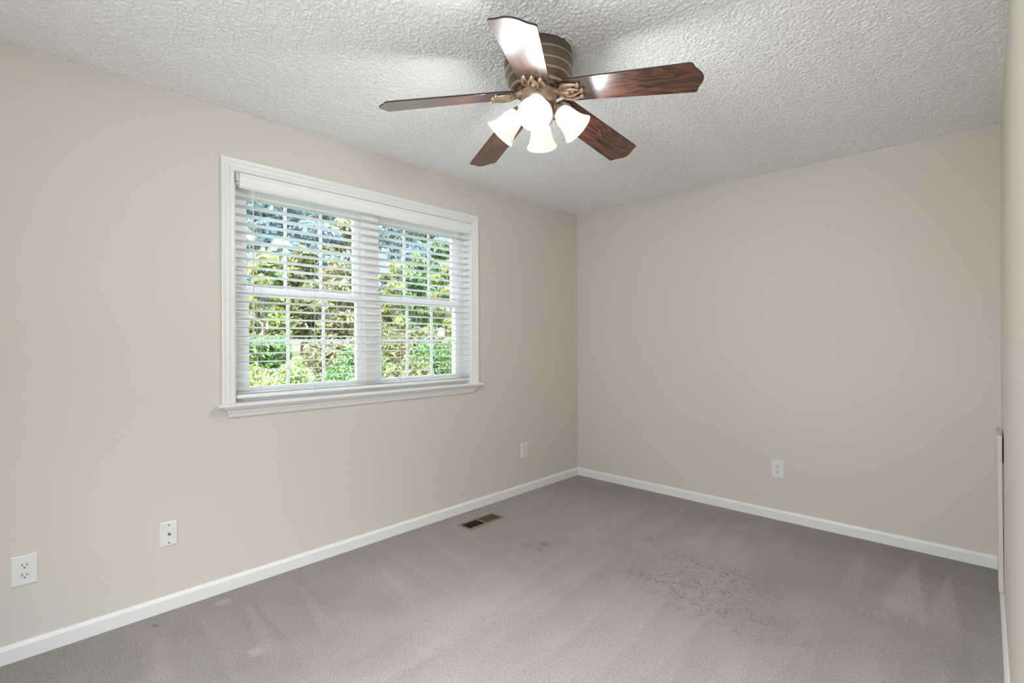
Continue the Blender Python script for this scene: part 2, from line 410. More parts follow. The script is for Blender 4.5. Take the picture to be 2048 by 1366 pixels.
# ================================================================== window
# casing: three mitred colonial profile boards.  profile (w across the board from the opening outwards, d out of the wall)
CW = 0.062
CP = [(0, 0), (0, 0.009), (0.004, 0.012), (0.014, 0.0125), (0.017, 0.010), (0.021, 0.013), (0.036, 0.0165), (0.040, 0.0145), (0.044, 0.018), (CW - 0.004, 0.021), (CW, 0.019), (CW, 0)]
win = bpy.data.objects.new('window_1', None); COL.objects.link(win); win.location = (0, (OY0 + OY1) / 2, 0.946); struct(win, 'white double window with moulded casing and stool')
WO = Vector(win.location)
def wobj(name, bm, m, parent=None, smooth=None):
    bmesh.ops.translate(bm, verts=bm.verts, vec=-WO)
    return obj(name, bm, m, parent or win, smooth)
ZS = 0.946
bm = bmesh.new(); extrude_profile(bm, CP, lambda w, d: (d, OY0 - w, ZS), lambda w, d: (d, OY0 - w, OZ1 + w)); wobj('casing', bm, M_trim)
bm = bmesh.new(); extrude_profile(bm, CP, lambda w, d: (d, OY1 + w, ZS), lambda w, d: (d, OY1 + w, OZ1 + w)); wobj('casing', bm, M_trim)
bm = bmesh.new(); extrude_profile(bm, CP, lambda w, d: (d, OY0 - w, OZ1 + w), lambda w, d: (d, OY1 + w, OZ1 + w)); wobj('casing', bm, M_trim)
# stool (inner sill) with rounded nose and horns
bm = bmesh.new()
SP = [(0.0, 0), (0.050, 0), (0.056, 0.003), (0.058, 0.009), (0.056, 0.015), (0.050, 0.018), (0.0, 0.018)]
extrude_profile(bm, [(d, ZS - 0.018 + z) for d, z in SP], lambda d, z: (d, OY0 - CW - 0.026, z), lambda d, z: (d, OY1 + CW + 0.012, z))
box(bm, (-0.155, OY0 + 0.001, ZS - 0.018), (0.0, OY1 - 0.001, ZS))
wobj('stool', bm, M_trim, smooth=40)
# apron under the stool, crown shaped, returned at both ends
AP = [(0.046, 0.928), (0.044, 0.921), (0.030, 0.913), (0.024, 0.906), (0.024, 0.901), (0.020, 0.897), (0.016, 0.888), (0.014, 0.881), (0.010, 0.8735), (0.0, 0.8725)]
bm = bmesh.new()
rows = []
for d, z in AP:
    yl = -2.960 - d * 1.05; yr = -1.326 + d * 1.05
    rows.append([bm.verts.new(v) for v in ((0, yl, z), (d, yl, z), (d, yr, z), (0, yr, z))])
for a, c in zip(rows, rows[1:]):
    for i in range(3):
        try: bm.faces.new((a[i], a[i + 1], c[i + 1], c[i]))
        except ValueError: pass
bm.faces.new(rows[0])
bmesh.ops.remove_doubles(bm, verts=bm.verts, dist=1e-5)
wobj('apron', bm, M_trim)
# jamb liner
bm = bmesh.new()
box(bm, (-0.158, OY0 - 0.004, ZS), (-0.0005, OY0 + 0.006, OZ1)); box(bm, (-0.158, OY1 - 0.006, ZS), (-0.0005, OY1 + 0.004, OZ1)); box(bm, (-0.158, OY0, OZ1 - 0.006), (-0.0005, OY1, OZ1 + 0.004))
wobj('jamb', bm, M_vinyl)
# centre mullion
UN = ((-2.850, -2.222), (-2.045, -1.424))     # glass extents of the two units
wobj('mullion', bx((-0.15, -2.172, ZS), (-0.055, -2.095, OZ1 - 0.006)), M_vinyl)
bm = bmesh.new()
for a, c in ((OY0 + 0.006, OY0 + 0.064), (-2.196, -2.172), (-2.095, -2.071), (OY1 - 0.062, OY1 - 0.006)):
    box(bm, (-0.148, a, ZS), (-0.066, c, OZ1 - 0.006))
box(bm, (-0.148, OY0 + 0.006, OZ1 - 0.045), (-0.066, OY1 - 0.006, OZ1 - 0.006)); box(bm, (-0.148, OY0 + 0.006, ZS), (-0.06, OY1 - 0.006, ZS + 0.018))
wobj('vinyl_frame', bm, M_vinyl)
M_glass = bpy.data.materials.new('window_glass'); M_glass.use_nodes = True
gn = M_glass.node_tree; gn.nodes.clear()
go = gn.nodes.new('ShaderNodeOutputMaterial'); tr = gn.nodes.new('ShaderNodeBsdfTransparent'); gl = gn.nodes.new('ShaderNodeBsdfGlossy'); gl.inputs['Roughness'].default_value = 0.0
tr.inputs['Color'].default_value = (0.96, 0.98, 0.97, 1)
fr = gn.nodes.new('ShaderNodeFresnel'); fr.inputs['IOR'].default_value = 1.35
ms = gn.nodes.new('ShaderNodeMixShader'); gn.links.new(fr.outputs[0], ms.inputs[0]); gn.links.new(tr.outputs[0], ms.inputs[1]); gn.links.new(gl.outputs[0], ms.inputs[2]); gn.links.new(ms.outputs[0], go.inputs[0])
GZ = ((1.015, 1.503), (1.557, 2.035))
for (y0, y1) in UN:
    for k, (z0, z1) in enumerate(GZ):
        xc = -0.085 if k == 0 else -0.118
        st = 0.034
        yo0, yo1 = y0 - st, y1 + st
        zb = z0 - (0.045 if k == 0 else 0.036); zt = z1 + (0.036 if k == 0 else 0.045)
        h = 0.016
        bm = bmesh.new()
        box(bm, (xc - h, yo0, zb), (xc + h, y0, zt), 0.003); box(bm, (xc - h, y1, zb), (xc + h, yo1, zt), 0.003)
        box(bm, (xc - h, y0 - 0.004, zb), (xc + h, y1 + 0.004, z0), 0.003); box(bm, (xc - h, y0 - 0.004, z1), (xc + h, y1 + 0.004, zt), 0.003)
        sash = wobj('lower_sash' if k == 0 else 'upper_sash', bm, M_vinyl)
        bm = bmesh.new()
        for j in (1, 2):
            yy = y0 + (y1 - y0) * j / 3
            box(bm, (xc - 0.005, yy - 0.0085, z0), (xc + 0.005, yy + 0.0085, z1), 0.002)
        zz = (z0 + z1) / 2 + (0.004 if k == 0 else 0.0)
        box(bm, (xc - 0.0045, y0, zz - 0.0085), (xc + 0.0045, y1, zz + 0.0085), 0.002)
        mg = wobj('muntin_grid', bm, M_vinyl, sash)
        bm = bmesh.new(); box(bm, (xc - 0.002, y0 - 0.003, z0 - 0.003), (xc + 0.002, y1 + 0.003, z1 + 0.003)); wobj('pane', bm, M_glass, sash)

# ================================================================== blind
BX = -0.0235
blind = thing('window_blind', 'white horizontal slat blind lowered with open slats inside the window casing', 'blind', (BX, (OY0 + OY1) / 2, ZS))
BO = Vector(blind.location)
def bobj(name, bm, m, parent=None, smooth=None):
    bmesh.ops.translate(bm, verts=bm.verts, vec=-BO)
    return obj(name, bm, m, parent or blind, smooth)
SY0, SY1 = OY0 + 0.012, OY1 - 0.010
bobj('headrail', bx((-0.050, SY0, 2.068), (-0.002, SY1, OZ1 - 0.008), 0.002), M_solid)
VP = [(0.0, 2.050), (0.0, 2.126), (0.010, 2.126), (0.014, 2.121), (0.0145, 2.113), (0.011, 2.109), (0.011, 2.086), (0.0135, 2.083), (0.0135, 2.078), (0.0105, 2.075), (0.0105, 2.071), (0.0145, 2.066), (0.0145, 2.062), (0.012, 2.057), (0.006, 2.050)]
bm = bmesh.new(); extrude_profile(bm, VP, lambda d, z: (d + 0.004, OY0 + 0.022, z), lambda d, z: (d + 0.004, OY1 - 0.003, z)); bobj('valance', bm, M_solid)
bm = bmesh.new()
box(bm, (-0.045, OY0 + 0.0008, 2.078), (0.016, OY0 + 0.0022, 2.130)); box(bm, (0.0125, OY0 + 0.0060, 2.082), (0.0140, OY0 + 0.0205, 2.1275)); box(bm, (-0.040, OY0 + 0.0008, 2.1278), (0.0145, OY0 + 0.0205, 2.1292))
box(bm, (-0.02, OY0 + 0.0022, 2.082), (0.0125, OY0 + 0.0040, 2.1270)); box(bm, (0.0140, OY0 + 0.0095, 2.088), (0.0158, OY0 + 0.0150, 2.093)); box(bm, (0.0140, OY0 + 0.0135, 2.117), (0.0160, OY0 + 0.0185, 2.124))
bobj('bracket', bm, M_steel)
TILT = R(6.3)
def slat_bm(zc, tilt=TILT, w=0.0495, t=0.0028):
    bm = bmesh.new(); box(bm, (-w / 2, SY0, -t / 2), (w / 2, SY1, t / 2), 0.0009)
    bmesh.ops.rotate(bm, verts=bm.verts, cent=(0, 0, 0), matrix=Matrix.Rotation(-tilt, 3, 'Y'))
    bmesh.ops.translate(bm, verts=bm.verts, vec=(BX, 0, zc)); return bm
PZ0, PITCH = 1.018, 0.0450
first = bobj('slat', slat_bm(PZ0), M_blind)
for k in range(1, 23):
    c = first.copy(); c.location = (0, 0, PITCH * k); link(c, blind)
bobj('slat', slat_bm(0.9925, R(1.0)), M_blind)
bobj('bottom_rail', bx((BX - 0.026, SY0, 0.966), (BX + 0.026, SY1, 0.9855), 0.0035), M_solid, smooth=40)
for y in (-2.817, -2.523, -2.233, -1.947, -1.407):
    bm = bmesh.new()
    for dx in (-0.0262, 0.0262):
        tube(bm, [(BX + dx, y, 0.968), (BX + dx, y, 2.07)], 0.0007, 5)
    tube(bm, [(BX + 0.0, y + 0.010, 0.968), (BX + 0.0, y + 0.010, 2.07)], 0.0009, 5)
    for k in range(23):
        z = PZ0 + PITCH * k; s = 0.0262 * math.tan(TILT)
        tube(bm, [(BX - 0.0262, y, z - s - 0.0022), (BX + 0.0262, y, z + s - 0.0022)], 0.0006, 4, False)
    bobj('ladder_cord', bm, M_cord)
bm = bmesh.new()
tube(bm, [(0.012, -2.856, 2.072), (0.0125, -2.856, 2.04), (0.0125, -2.857, 1.34)], 0.0032, 6); tube(bm, [(0.0125, -2.857, 1.345), (0.0125, -2.857, 1.288)], [0.004, 0.0052], 8)
bobj('tilt_wand', bm, M_wand, smooth=60)

# ================================================================== wall plates
def rounded_plate(bm, w, h, t, edge=0.004):
    """plate in local XZ, thickness towards -Y"""
    a = [bm.verts.new((sx * w / 2, 0, sz * h / 2)) for sx, sz in ((-1, -1), (1, -1), (1, 1), (-1, 1))]
    m_ = [bm.verts.new((sx * w / 2, -t * 0.45, sz * h / 2)) for sx, sz in ((-1, -1), (1, -1), (1, 1), (-1, 1))]
    b_ = [bm.verts.new((sx * (w / 2 - edge), -t, sz * (h / 2 - edge))) for sx, sz in ((-1, -1), (1, -1), (1, 1), (-1, 1))]
    for p, q in ((a, m_), (m_, b_)):
        for i in range(4): bm.faces.new((p[i], p[(i + 1) % 4], q[(i + 1) % 4], q[i]))
    bm.faces.new(b_); bm.faces.new(a[::-1])

def disc(bm, cx, cz, rx, rz, y0, y1, n=20, flat=None):
    pts = []
    for i in range(n):
        a = 2 * math.pi * i / n
        x, z = rx * math.cos(a), rz * math.sin(a)
        if flat: z = max(-flat, min(flat, z))
        pts.append((cx + x, cz + z))
    A = [bm.verts.new((x, y0, z)) for x, z in pts]; B = [bm.verts.new((x, y1, z)) for x, z in pts]
    for i in range(n): bm.faces.new((A[i], A[(i + 1) % n], B[(i + 1) % n], B[i]))
    bm.faces.new(B); bm.faces.new(A[::-1])

def outlet(loc, rz, label, w=0.078, h=0.119):
    t = thing('wall_outlet', label, 'outlet', loc, (0, 0, rz), 'duplex outlets on the walls')
    bm = bmesh.new(); rounded_plate(bm, w, h, 0.006); obj('face_plate', bm, M_plate, t)
    for s in (1, -1):
        zc = 0.0195 * s
        bm = bmesh.new(); disc(bm, 0, zc, 0.0172, 0.0172, -0.004, -0.0075, 28, 0.0142)
        rec = obj('receptacle', bm, M_face, t)
        for x, hh in ((-0.0064, 0.0042), (0.0064, 0.0034)):
            obj('slot', bx((x - 0.0012, -0.00765, zc + 0.003 - hh), (x + 0.0012, -0.0070, zc + 0.003 + hh)), M_dark, rec)
        bm = bmesh.new(); disc(bm, 0, zc - 0.0085, 0.0026, 0.0026, -0.0070, -0.00765, 12); obj('slot', bm, M_dark, rec)
    bm = bmesh.new(); disc(bm, 0, 0, 0.003, 0.003, -0.005, -0.0072, 12); obj('screw', bm, M_plate, t)
    return t
outlet((0.0, -3.7145, 0.350), R(90), 'white outlet on the window wall nearest the camera, at the lower left')
outlet((0.0, -0.748, 0.3490), R(90), 'white outlet on the window wall below right of the window, near the corner')
outlet((1.7225, 0.0, 0.355), 0, 'white outlet on the plain back wall facing the camera', 0.078, 0.123)

jk = thing('cable_jack', 'white wall plate with a metal coaxial connector on the window wall', 'wall plate', (0.0, -3.2305, 0.358), (0, 0, R(90)))
bm = bmesh.new(); rounded_plate(bm, 0.070, 0.114, 0.006); obj('face_plate', bm, M_plate, jk)
bm = bmesh.new(); disc(bm, 0, 0.0, 0.0062, 0.0062, -0.005, -0.0085, 6); disc(bm, 0, 0.0, 0.0046, 0.0046, -0.0085, -0.017, 14); obj('connector', bm, M_nickel, jk, 40)
for z in (0.0415, -0.0415):
    bm = bmesh.new(); disc(bm, 0, z, 0.0036, 0.0036, -0.005, -0.0072, 14); obj('screw', bm, M_nickel, jk)

# ================================================================== floor register
M_reg = mat('brown_register_metal', srgb(128, 117, 103), 0.5, 0.4)
M_louver = mat('dark_brown_louver', srgb(74, 64, 48), 0.45, 0.5)
rx0, ry0, rx1, ry1 = REG; FX0, FY0, FX1, FY1 = 0.167, -1.616, 0.303, -1.283
rg = thing('floor_register', 'brown metal floor register set in the carpet below the window', 'vent', ((FX0 + FX1) / 2, (FY0 + FY1) / 2, 0))
RO = Vector(rg.location)
def robj(name, bm, m, parent=None):
    bmesh.ops.translate(bm, verts=bm.verts, vec=-RO); return obj(name, bm, m, parent or rg)
bm = bmesh.new()
def ring(x0, y0, x1, y1, z): return [bm.verts.new(v) for v in ((x0, y0, z), (x1, y0, z), (x1, y1, z), (x0, y1, z))]
rr = [ring(FX0, FY0, FX1, FY1, 0.0005), ring(FX0 + 0.003, FY0 + 0.003, FX1 - 0.003, FY1 - 0.003, 0.005), ring(rx0, ry0, rx1, ry1, 0.0055), ring(rx0, ry0, rx1, ry1, -0.004)]
for a, c in zip(rr, rr[1:]):
    for i in range(4): bm.faces.new((a[i], a[(i + 1) % 4], c[(i + 1) % 4], c[i]))
robj('frame', bm, M_reg)
YM = (ry0 + ry1) / 2
robj('cross_bar', bx((rx0, YM - 0.004, -0.004), (rx1, YM + 0.004, 0.0050)), M_reg)
bm = bmesh.new()
c8 = [(rx0, ry0), (rx1, ry0), (rx1, ry1), (rx0, ry1)]
top = [bm.verts.new((x, y, -0.0005)) for x, y in c8]; bot = [bm.verts.new((x, y, -0.09)) for x, y in c8]
for i in range(4): bm.faces.new((top[i], top[(i + 1) % 4], bot[(i + 1) % 4], bot[i]))
bm.faces.new(bot)
robj('duct_boot', bm, M_dark)
NL = 9
for (ya, yb, sgn) in ((ry0, YM - 0.004, -1), (YM + 0.004, ry1, 1)):
    for i in range(NL):
        xc = rx0 + (rx1 - rx0) * (i + 0.5) / NL
        bm = bmesh.new(); box(bm, (-0.0048 if sgn > 0 else -0.0040, ya, -0.0006), (0.0048 if sgn > 0 else 0.0040, yb, 0.0006))
        bmesh.ops.rotate(bm, verts=bm.verts, cent=(0, 0, 0), matrix=Matrix.Rotation(R(38 if sgn > 0 else -58), 3, 'Y'))
        bmesh.ops.translate(bm, verts=bm.verts, vec=(xc, 0, 0.0)); robj('louver', bm, M_louver)

# ================================================================== access panel by the corner of the right wall
pn = thing('access_panel', 'tall narrow board painted like the wall, leaning off right wall near corner', 'panel', (RW, -0.40, 0.077))
bm = bmesh.new()
box(bm, (-0.0172, -0.15, 0.0), (-0.0006, 0.15, 0.732), 0.0012)
for v in bm.verts: v.co.x -= 0.0055 * (max(0, v.co.z) / 0.73) ** 2
obj('board', bm, M_panel, pn)
bm = bmesh.new(); box(bm, (-0.0055, -0.135, 0.30), (-0.0003, 0.10, 0.60)); obj('batten', bm, M_panel, pn)

# ================================================================== ceiling fan
FCX, FCY, FZ = 1.455, -2.251, RH
M_bronze = mat('antique_bronze', (0.23, 0.165, 0.115), 0.38, 0.5, 0.85)
tcn = N(M_bronze, 'ShaderNodeTexCoord'); n = N(M_bronze, 'ShaderNodeTexNoise', Scale=30.0, Detail=4.0)
mpn = N(M_bronze, 'ShaderNodeMapping'); mpn.inputs['Scale'].default_value = (1, 1, 14); L(M_bronze, tcn.outputs['Object'], mpn.inputs[0]); L(M_bronze, mpn.outputs[0], n.inputs['Vector'])
rp = N(M_bronze, 'ShaderNodeValToRGB'); rp.color_ramp.elements[0].color = (0.14, 0.105, 0.078, 1); rp.color_ramp.elements[1].color = (0.27, 0.20, 0.148, 1); rp.color_ramp.elements[0].position = 0.3; rp.color_ramp.elements[1].position = 0.7
L(M_bronze, n.outputs['Fac'], rp.inputs[0]); L(M_bronze, rp.outputs[0], PB(M_bronze).inputs['Base Color'])
M_brass = mat('rubbed_brass_band', (0.55, 0.46, 0.36), 0.35, 0.5, 0.85)
M_copper = mat('bronze_bracket', (0.52, 0.385, 0.29), 0.38, 0.5, 0.75)  # light bronze, with the glow of the lamps put into the colour

M_wood = mat('blade_rosewood', (0.09, 0.03, 0.018), 0.3, 0.5)
tcn = N(M_wood, 'ShaderNodeTexCoord')
mpn = N(M_wood, 'ShaderNodeMapping'); mpn.inputs['Scale'].default_value = (1.0, 8.0, 8.0); mpn.inputs['Location'].default_value = (0.0, 0.2, 0.0)
L(M_wood, tcn.outputs['Object'], mpn.inputs[0])
na = N(M_wood, 'ShaderNodeTexNoise', Scale=3.2, Detail=2.0, Roughness=0.5, Distortion=0.4); L(M_wood, mpn.outputs[0], na.inputs['Vector'])
ml = N(M_wood, 'ShaderNodeMath', operation='MULTIPLY'); L(M_wood, na.outputs['Fac'], ml.inputs[0]); ml.inputs[1].default_value = 7.0
sn = N(M_wood, 'ShaderNodeMath', operation='PINGPONG'); L(M_wood, ml.outputs[0], sn.inputs[0]); sn.inputs[1].default_value = 0.5
mp2 = N(M_wood, 'ShaderNodeMapping'); mp2.inputs['Scale'].default_value = (6.0, 160.0, 60.0); L(M_wood, tcn.outputs['Object'], mp2.inputs[0])
nf = N(M_wood, 'ShaderNodeTexNoise', Scale=1.0, Detail=4.0, Roughness=0.7); L(M_wood, mp2.outputs[0], nf.inputs['Vector'])
ad = N(M_wood, 'ShaderNodeMath', operation='MULTIPLY_ADD'); L(M_wood, nf.outputs['Fac'], ad.inputs[0]); ad.inputs[1].default_value = 0.45; L(M_wood, sn.outputs[0], ad.inputs[2])
rp = N(M_wood, 'ShaderNodeValToRGB'); e = rp.color_ramp.elements
e[0].position = 0.30; e[0].color = (*srgb(26, 13, 9), 1); e[1].position = 0.85; e[1].color = (*srgb(104, 58, 38), 1)
x = rp.color_ramp.elements.new(0.47); x.color = (*srgb(78, 40, 26), 1)
L(M_wood, ad.outputs[0], rp.inputs[0]); L(M_wood, rp.outputs[0], PB(M_wood).inputs['Base Color'])
PB(M_wood).inputs['Coat Weight'].default_value = 0.8; PB(M_wood).inputs['Coat Roughness'].default_value = 0.36; PB(M_wood).inputs['Coat IOR'].default_value = 1.8
M_edge = mat('blade_dark_edge', srgb(52, 32, 24), 0.45)

fan = thing('ceiling_fan', 'bronze flush mount ceiling fan with five dark wood blades and four lamps', 'fan', (FCX, FCY, FZ))
# motor housing, stepped drum with lighter bands; local z is below the ceiling
bm = bmesh.new()
HP = [(0.02, 0.0), (0.134, 0.0), (0.136, -0.012), (0.139, -0.030), (0.1405, -0.046), (0.1405, -0.050), (0.139, -0.072), (0.1365, -0.088), (0.1315, -0.108), (0.1265, -0.120), (0.118, -0.138), (0.1095, -0.151), (0.099, -0.163), (0.094, -0.166), (0.02, -0.166)]
lathe(bm, HP, 64); obj('motor_housing', bm, M_bronze, fan, 35)
for r, z, hgt in ((0.1415, -0.048, 0.0045), (0.1385, -0.0885, 0.0055), (0.1285, -0.1195, 0.0055), (0.1120, -0.1510, 0.006)):
    bm = bmesh.new(); lathe(bm, [(r - 0.012, z + hgt), (r - 0.001, z + hgt), (r + 0.0012, z + hgt * 0.4), (r + 0.0005, z - hgt * 0.6), (r - 0.005, z - hgt), (r - 0.014, z - hgt)], 64); obj('band', bm, M_brass, fan, 50)
# rotor hub, switch housing, fitter
bm = bmesh.new(); lathe(bm, [(0.02, -0.166), (0.074, -0.166), (0.078, -0.170), (0.076, -0.176), (0.072, -0.178), (0.073, -0.200), (0.070, -0.210), (0.062, -0.218), (0.02, -0.220)], 48); obj('rotor_hub', bm, M_copper, fan, 40)
bm = bmesh.new(); lathe(bm, [(0.01, -0.218), (0.056, -0.218), (0.058, -0.224), (0.056, -0.258), (0.060, -0.264), (0.060, -0.274), (0.052, -0.288), (0.034, -0.302), (0.015, -0.308), (0.012, -0.316), (0.006, -0.320), (0.001, -0.3205)], 40); obj('switch_housing', bm, M_copper, fan, 40)

BLZ = -0.1645     # blade mid plane below the ceiling at the hub
PIT = R(12.5)
def blade_outline():
    r0, r1 = 0.102, 0.645
    pts = []
    # root: rounded corners
    up = [(r0 + 0.012, 0.030), (r0 + 0.004, 0.022)]
    side = []
    w_root, w_tip = 0.0640, 0.0760
    for t in (0.0, 0.3, 0.6, 0.85, 1.0):
        xx = r0 + 0.040 + (r1 - 0.040 - r0 - 0.040) * t
        side.append((xx, w_root + (w_tip - w_root) * t))
    root = [(r0, 0.0), (r0 + 0.001, 0.020), (r0 + 0.006, 0.039), (r0 + 0.018, 0.054), (r0 + 0.030, 0.0612)]
    tip = [(r1 - 0.034, 0.0750), (r1 - 0.029, 0.070), (r1 - 0.026, 0.062), (r1 - 0.022, 0.050), (r1 - 0.014, 0.037), (r1 - 0.006, 0.025), (r1 - 0.002, 0.012), (r1, 0.0)]
    half = root + side + tip
    pts = half + [(x_, -y_) for x_, y_ in reversed(half[1:-1])]
    return pts
BO_ = blade_outline()
def blade_bm():
    bm = bmesh.new(); t = 0.0029
    n = len(BO_)
    A = [bm.verts.new((x_, y_, -t)) for x_, y_ in BO_]; B = [bm.verts.new((x_, y_, t)) for x_, y_ in BO_]
    fb = bm.faces.new(A[::-1]); ft = bm.faces.new(B)
    for i in range(n):
        f = bm.faces.new((A[i], A[(i + 1) % n], B[(i + 1) % n], B[i])); f.material_index = 1
    return bm
def bracket_bm():
    """cast blade iron under the blade: short arm from the hub, rounded open plate and three lobed prongs"""
    bm = bmesh.new()
    t0 = -0.0032
    def slab(out, h, k=0.9):
        cx = sum(p[0] for p in out) / len(out); cy = sum(p[1] for p in out) / len(out); n = len(out)
        A = [bm.verts.new((x_, y_, t0)) for x_, y_ in out]; B = [bm.verts.new((cx + (x_ - cx) * k, cy + (y_ - cy) * k, t0 - h)) for x_, y_ in out]
        for i in range(n): bm.faces.new((A[i], A[(i + 1) % n], B[(i + 1) % n], B[i]))
        bm.faces.new(A); bm.faces.new(B[::-1])
    # rounded base plate at the root of the blade
    out = []
    for i in range(40):
        a = 2 * math.pi * i / 40
        out.append((0.130 + 0.030 * math.copysign(abs(math.cos(a)) ** 0.7, math.cos(a)), 0.045 * math.copysign(abs(math.sin(a)) ** 0.7, math.sin(a))))
    slab(out, 0.006, 0.92)
    # raised rim, prongs and their round bosses
    for s in (1, -1):
        tube(bm, [(0.100, 0.0, t0 - 0.007), (0.104, 0.020 * s, t0 - 0.007), (0.116, 0.037 * s, t0 - 0.007), (0.136, 0.043 * s, t0 - 0.007), (0.158, 0.040 * s, t0 - 0.006), (0.178, 0.034 * s, t0 - 0.005)], [0.006, 0.0065, 0.007, 0.0075, 0.007, 0.006], 8)
        tube(bm, [(0.118, 0.006 * s, t0 - 0.008), (0.124, 0.017 * s, t0 - 0.009), (0.142, 0.019 * s, t0 - 0.009), (0.160, 0.015 * s, t0 - 0.008), (0.180, 0.006 * s, t0 - 0.006)], [0.005, 0.0065, 0.007, 0.0065, 0.005], 8)
    for x_, y_ in ((0.182, 0.032), (0.182, -0.032), (0.190, 0.0)):
        lathe(bm, [(0.0105, t0), (0.0105, t0 - 0.009), (0.0075, t0 - 0.0125), (0.0005, t0 - 0.0135)], 16, Matrix.Translation((x_, y_, 0)))
    # arm to the rotor
    tube(bm, [(0.058, 0, 0.006), (0.080, 0, 0.002), (0.100, 0, -0.006), (0.122, 0, -0.011), (0.140, 0, -0.012)], [0.017, 0.015, 0.013, 0.012, 0.009], 10)
    return bm
AZ0 = 15.2
DROOP = R(8.7)
b0 = obj('blade', blade_bm(), [M_wood, M_edge], fan)
bv = b0.modifiers.new('bevel', 'BEVEL'); bv.width = 0.0012; bv.segments = 2; bv.limit_method = 'ANGLE'
k0 = obj('blade_bracket', bracket_bm(), M_copper, b0, 45)
for k in range(5):
    if k == 0: bl = b0
    else:
        bl = b0.copy(); link(bl, fan); kk = k0.copy(); link(kk, bl)
    az = R(AZ0 + 72 * k)
    bl.rotation_euler = (Matrix.Rotation(az, 3, 'Z') @ Matrix.Rotation(DROOP, 3, 'Y') @ Matrix.Rotation(-PIT, 3, 'X')).to_euler()
    bl.location = (0, 0, BLZ)

# lamps: four bell shades on short arms
M_shade = bpy.data.materials.new('frosted_glass_shade'); M_shade.use_nodes = True
gn = M_shade.node_tree; gn.nodes.clear()
go = gn.nodes.new('ShaderNodeOutputMaterial'); em = gn.nodes.new('ShaderNodeEmission'); tl = gn.nodes.new('ShaderNodeBsdfTranslucent'); df = gn.nodes.new('ShaderNodeBsdfDiffuse'); gs = gn.nodes.new('ShaderNodeBsdfGlossy')
em.inputs['Color'].default_value = (1.0, 0.945, 0.845, 1)
gtc = gn.nodes.new('ShaderNodeTexCoord'); gsp = gn.nodes.new('ShaderNodeSeparateXYZ'); gmr = gn.nodes.new('ShaderNodeMapRange')     # glow is strongest round the bulb, weaker at the rim
gn.links.new(gtc.outputs['Generated'], gsp.inputs[0]); gn.links.new(gsp.outputs['Z'], gmr.inputs['Value'])
gmr.inputs['From Min'].default_value = 0.0; gmr.inputs['From Max'].default_value = 0.75; gmr.inputs['To Min'].default_value = 0.60; gmr.inputs['To Max'].default_value = 0.92
gn.links.new(gmr.outputs[0], em.inputs['Strength'])
tl.inputs['Color'].default_value = (0.9, 0.88, 0.82, 1); df.inputs['Color'].default_value = (0.35, 0.34, 0.31, 1); gs.inputs['Roughness'].default_value = 0.2
m1 = gn.nodes.new('ShaderNodeMixShader'); m1.inputs[0].default_value = 0.012; gn.links.new(df.outputs[0], m1.inputs[1]); gn.links.new(tl.outputs[0], m1.inputs[2])
m2 = gn.nodes.new('ShaderNodeMixShader'); m2.inputs[0].default_value = 0.04; gn.links.new(m1.outputs[0], m2.inputs[1]); gn.links.new(gs.outputs[0], m2.inputs[2])
a1 = gn.nodes.new('ShaderNodeAddShader'); gn.links.new(m2.outputs[0], a1.inputs[0]); gn.links.new(em.outputs[0], a1.inputs[1]); gn.links.new(a1.outputs[0], go.inputs[0])
M_bulb = bpy.data.materials.new('lit_bulb'); M_bulb.use_nodes = True
PB(M_bulb).inputs['Emission Color'].default_value = (1.0, 0.93, 0.80, 1); PB(M_bulb).inputs['Emission Strength'].default_value = 6.0

LAZ, LR, LZ = -54.5, 0.1599, 2.1151 - RH     # azimuth of the first lamp, radius and height of the mouth centres
LTILT = R(47)                                # mouth axis below the horizontal
axis_l = Vector((math.cos(LTILT), 0, -math.sin(LTILT)))
mouth = Vector((LR, 0, LZ)); SL = 0.112
neck = mouth - axis_l * SL
def shade_mtx():
    z = axis_l; y = Vector((0, 1, 0)); x_ = y.cross(z)
    m_ = Matrix((x_, y, z)).transposed().to_4x4(); m_.translation = neck; return m_
SHP = [(0.020, -0.004), (0.022, 0.000), (0.030, 0.006), (0.0375, 0.018), (0.0425, 0.036), (0.0455, 0.056), (0.0495, 0.076), (0.0565, 0.094), (0.0635, 0.106), (0.0665, SL)]
arm_m = None
def lamp_meshes():
    m_ = shade_mtx()
    bm = bmesh.new(); lathe(bm, SHP + [(r - 0.0022, z) for r, z in reversed(SHP)], 40, m_)
    sh = bm
    bm2 = bmesh.new()
    pts = []
    for i in range(90):
        a = i * 0.42; zz = 0.030 + 0.058 * i / 89; rr_ = 0.0175 * (1 if i < 75 else 1 - (i - 75) / 20)
        pts.append(m_ @ Vector((rr_ * math.cos(a), rr_ * math.sin(a), zz)))
    tube(bm2, pts, 0.0042, 6); lathe(bm2, [(0.002, 0.0), (0.016, 0.0), (0.019, 0.008), (0.019, 0.026), (0.012, 0.032), (0.002, 0.032)], 16, m_)
    bm3 = bmesh.new()
    s0 = m_ @ Vector((0, 0, -0.012)); s1 = m_ @ Vector((0, 0, 0.004))
    tube(bm3, [(0.040, 0, -0.280), (0.052, 0, -0.272), s0 - axis_l * 0.012, s0], [0.009, 0.009, 0.011, 0.014], 10)
    lathe(bm3, [(0.010, -0.016), (0.024, -0.013), (0.027, -0.006), (0.027, 0.004), (0.021, 0.004)], 24, m_)
    return sh, bm2, bm3
s_, u_, a_ = lamp_meshes()
arm0 = obj('lamp_arm', a_, M_copper, fan, 40); sh0 = obj('lamp_shade', s_, M_shade, fan, 60); bu0 = obj('bulb', u_, M_bulb, sh0, 60)
LAMP_W = 7.0
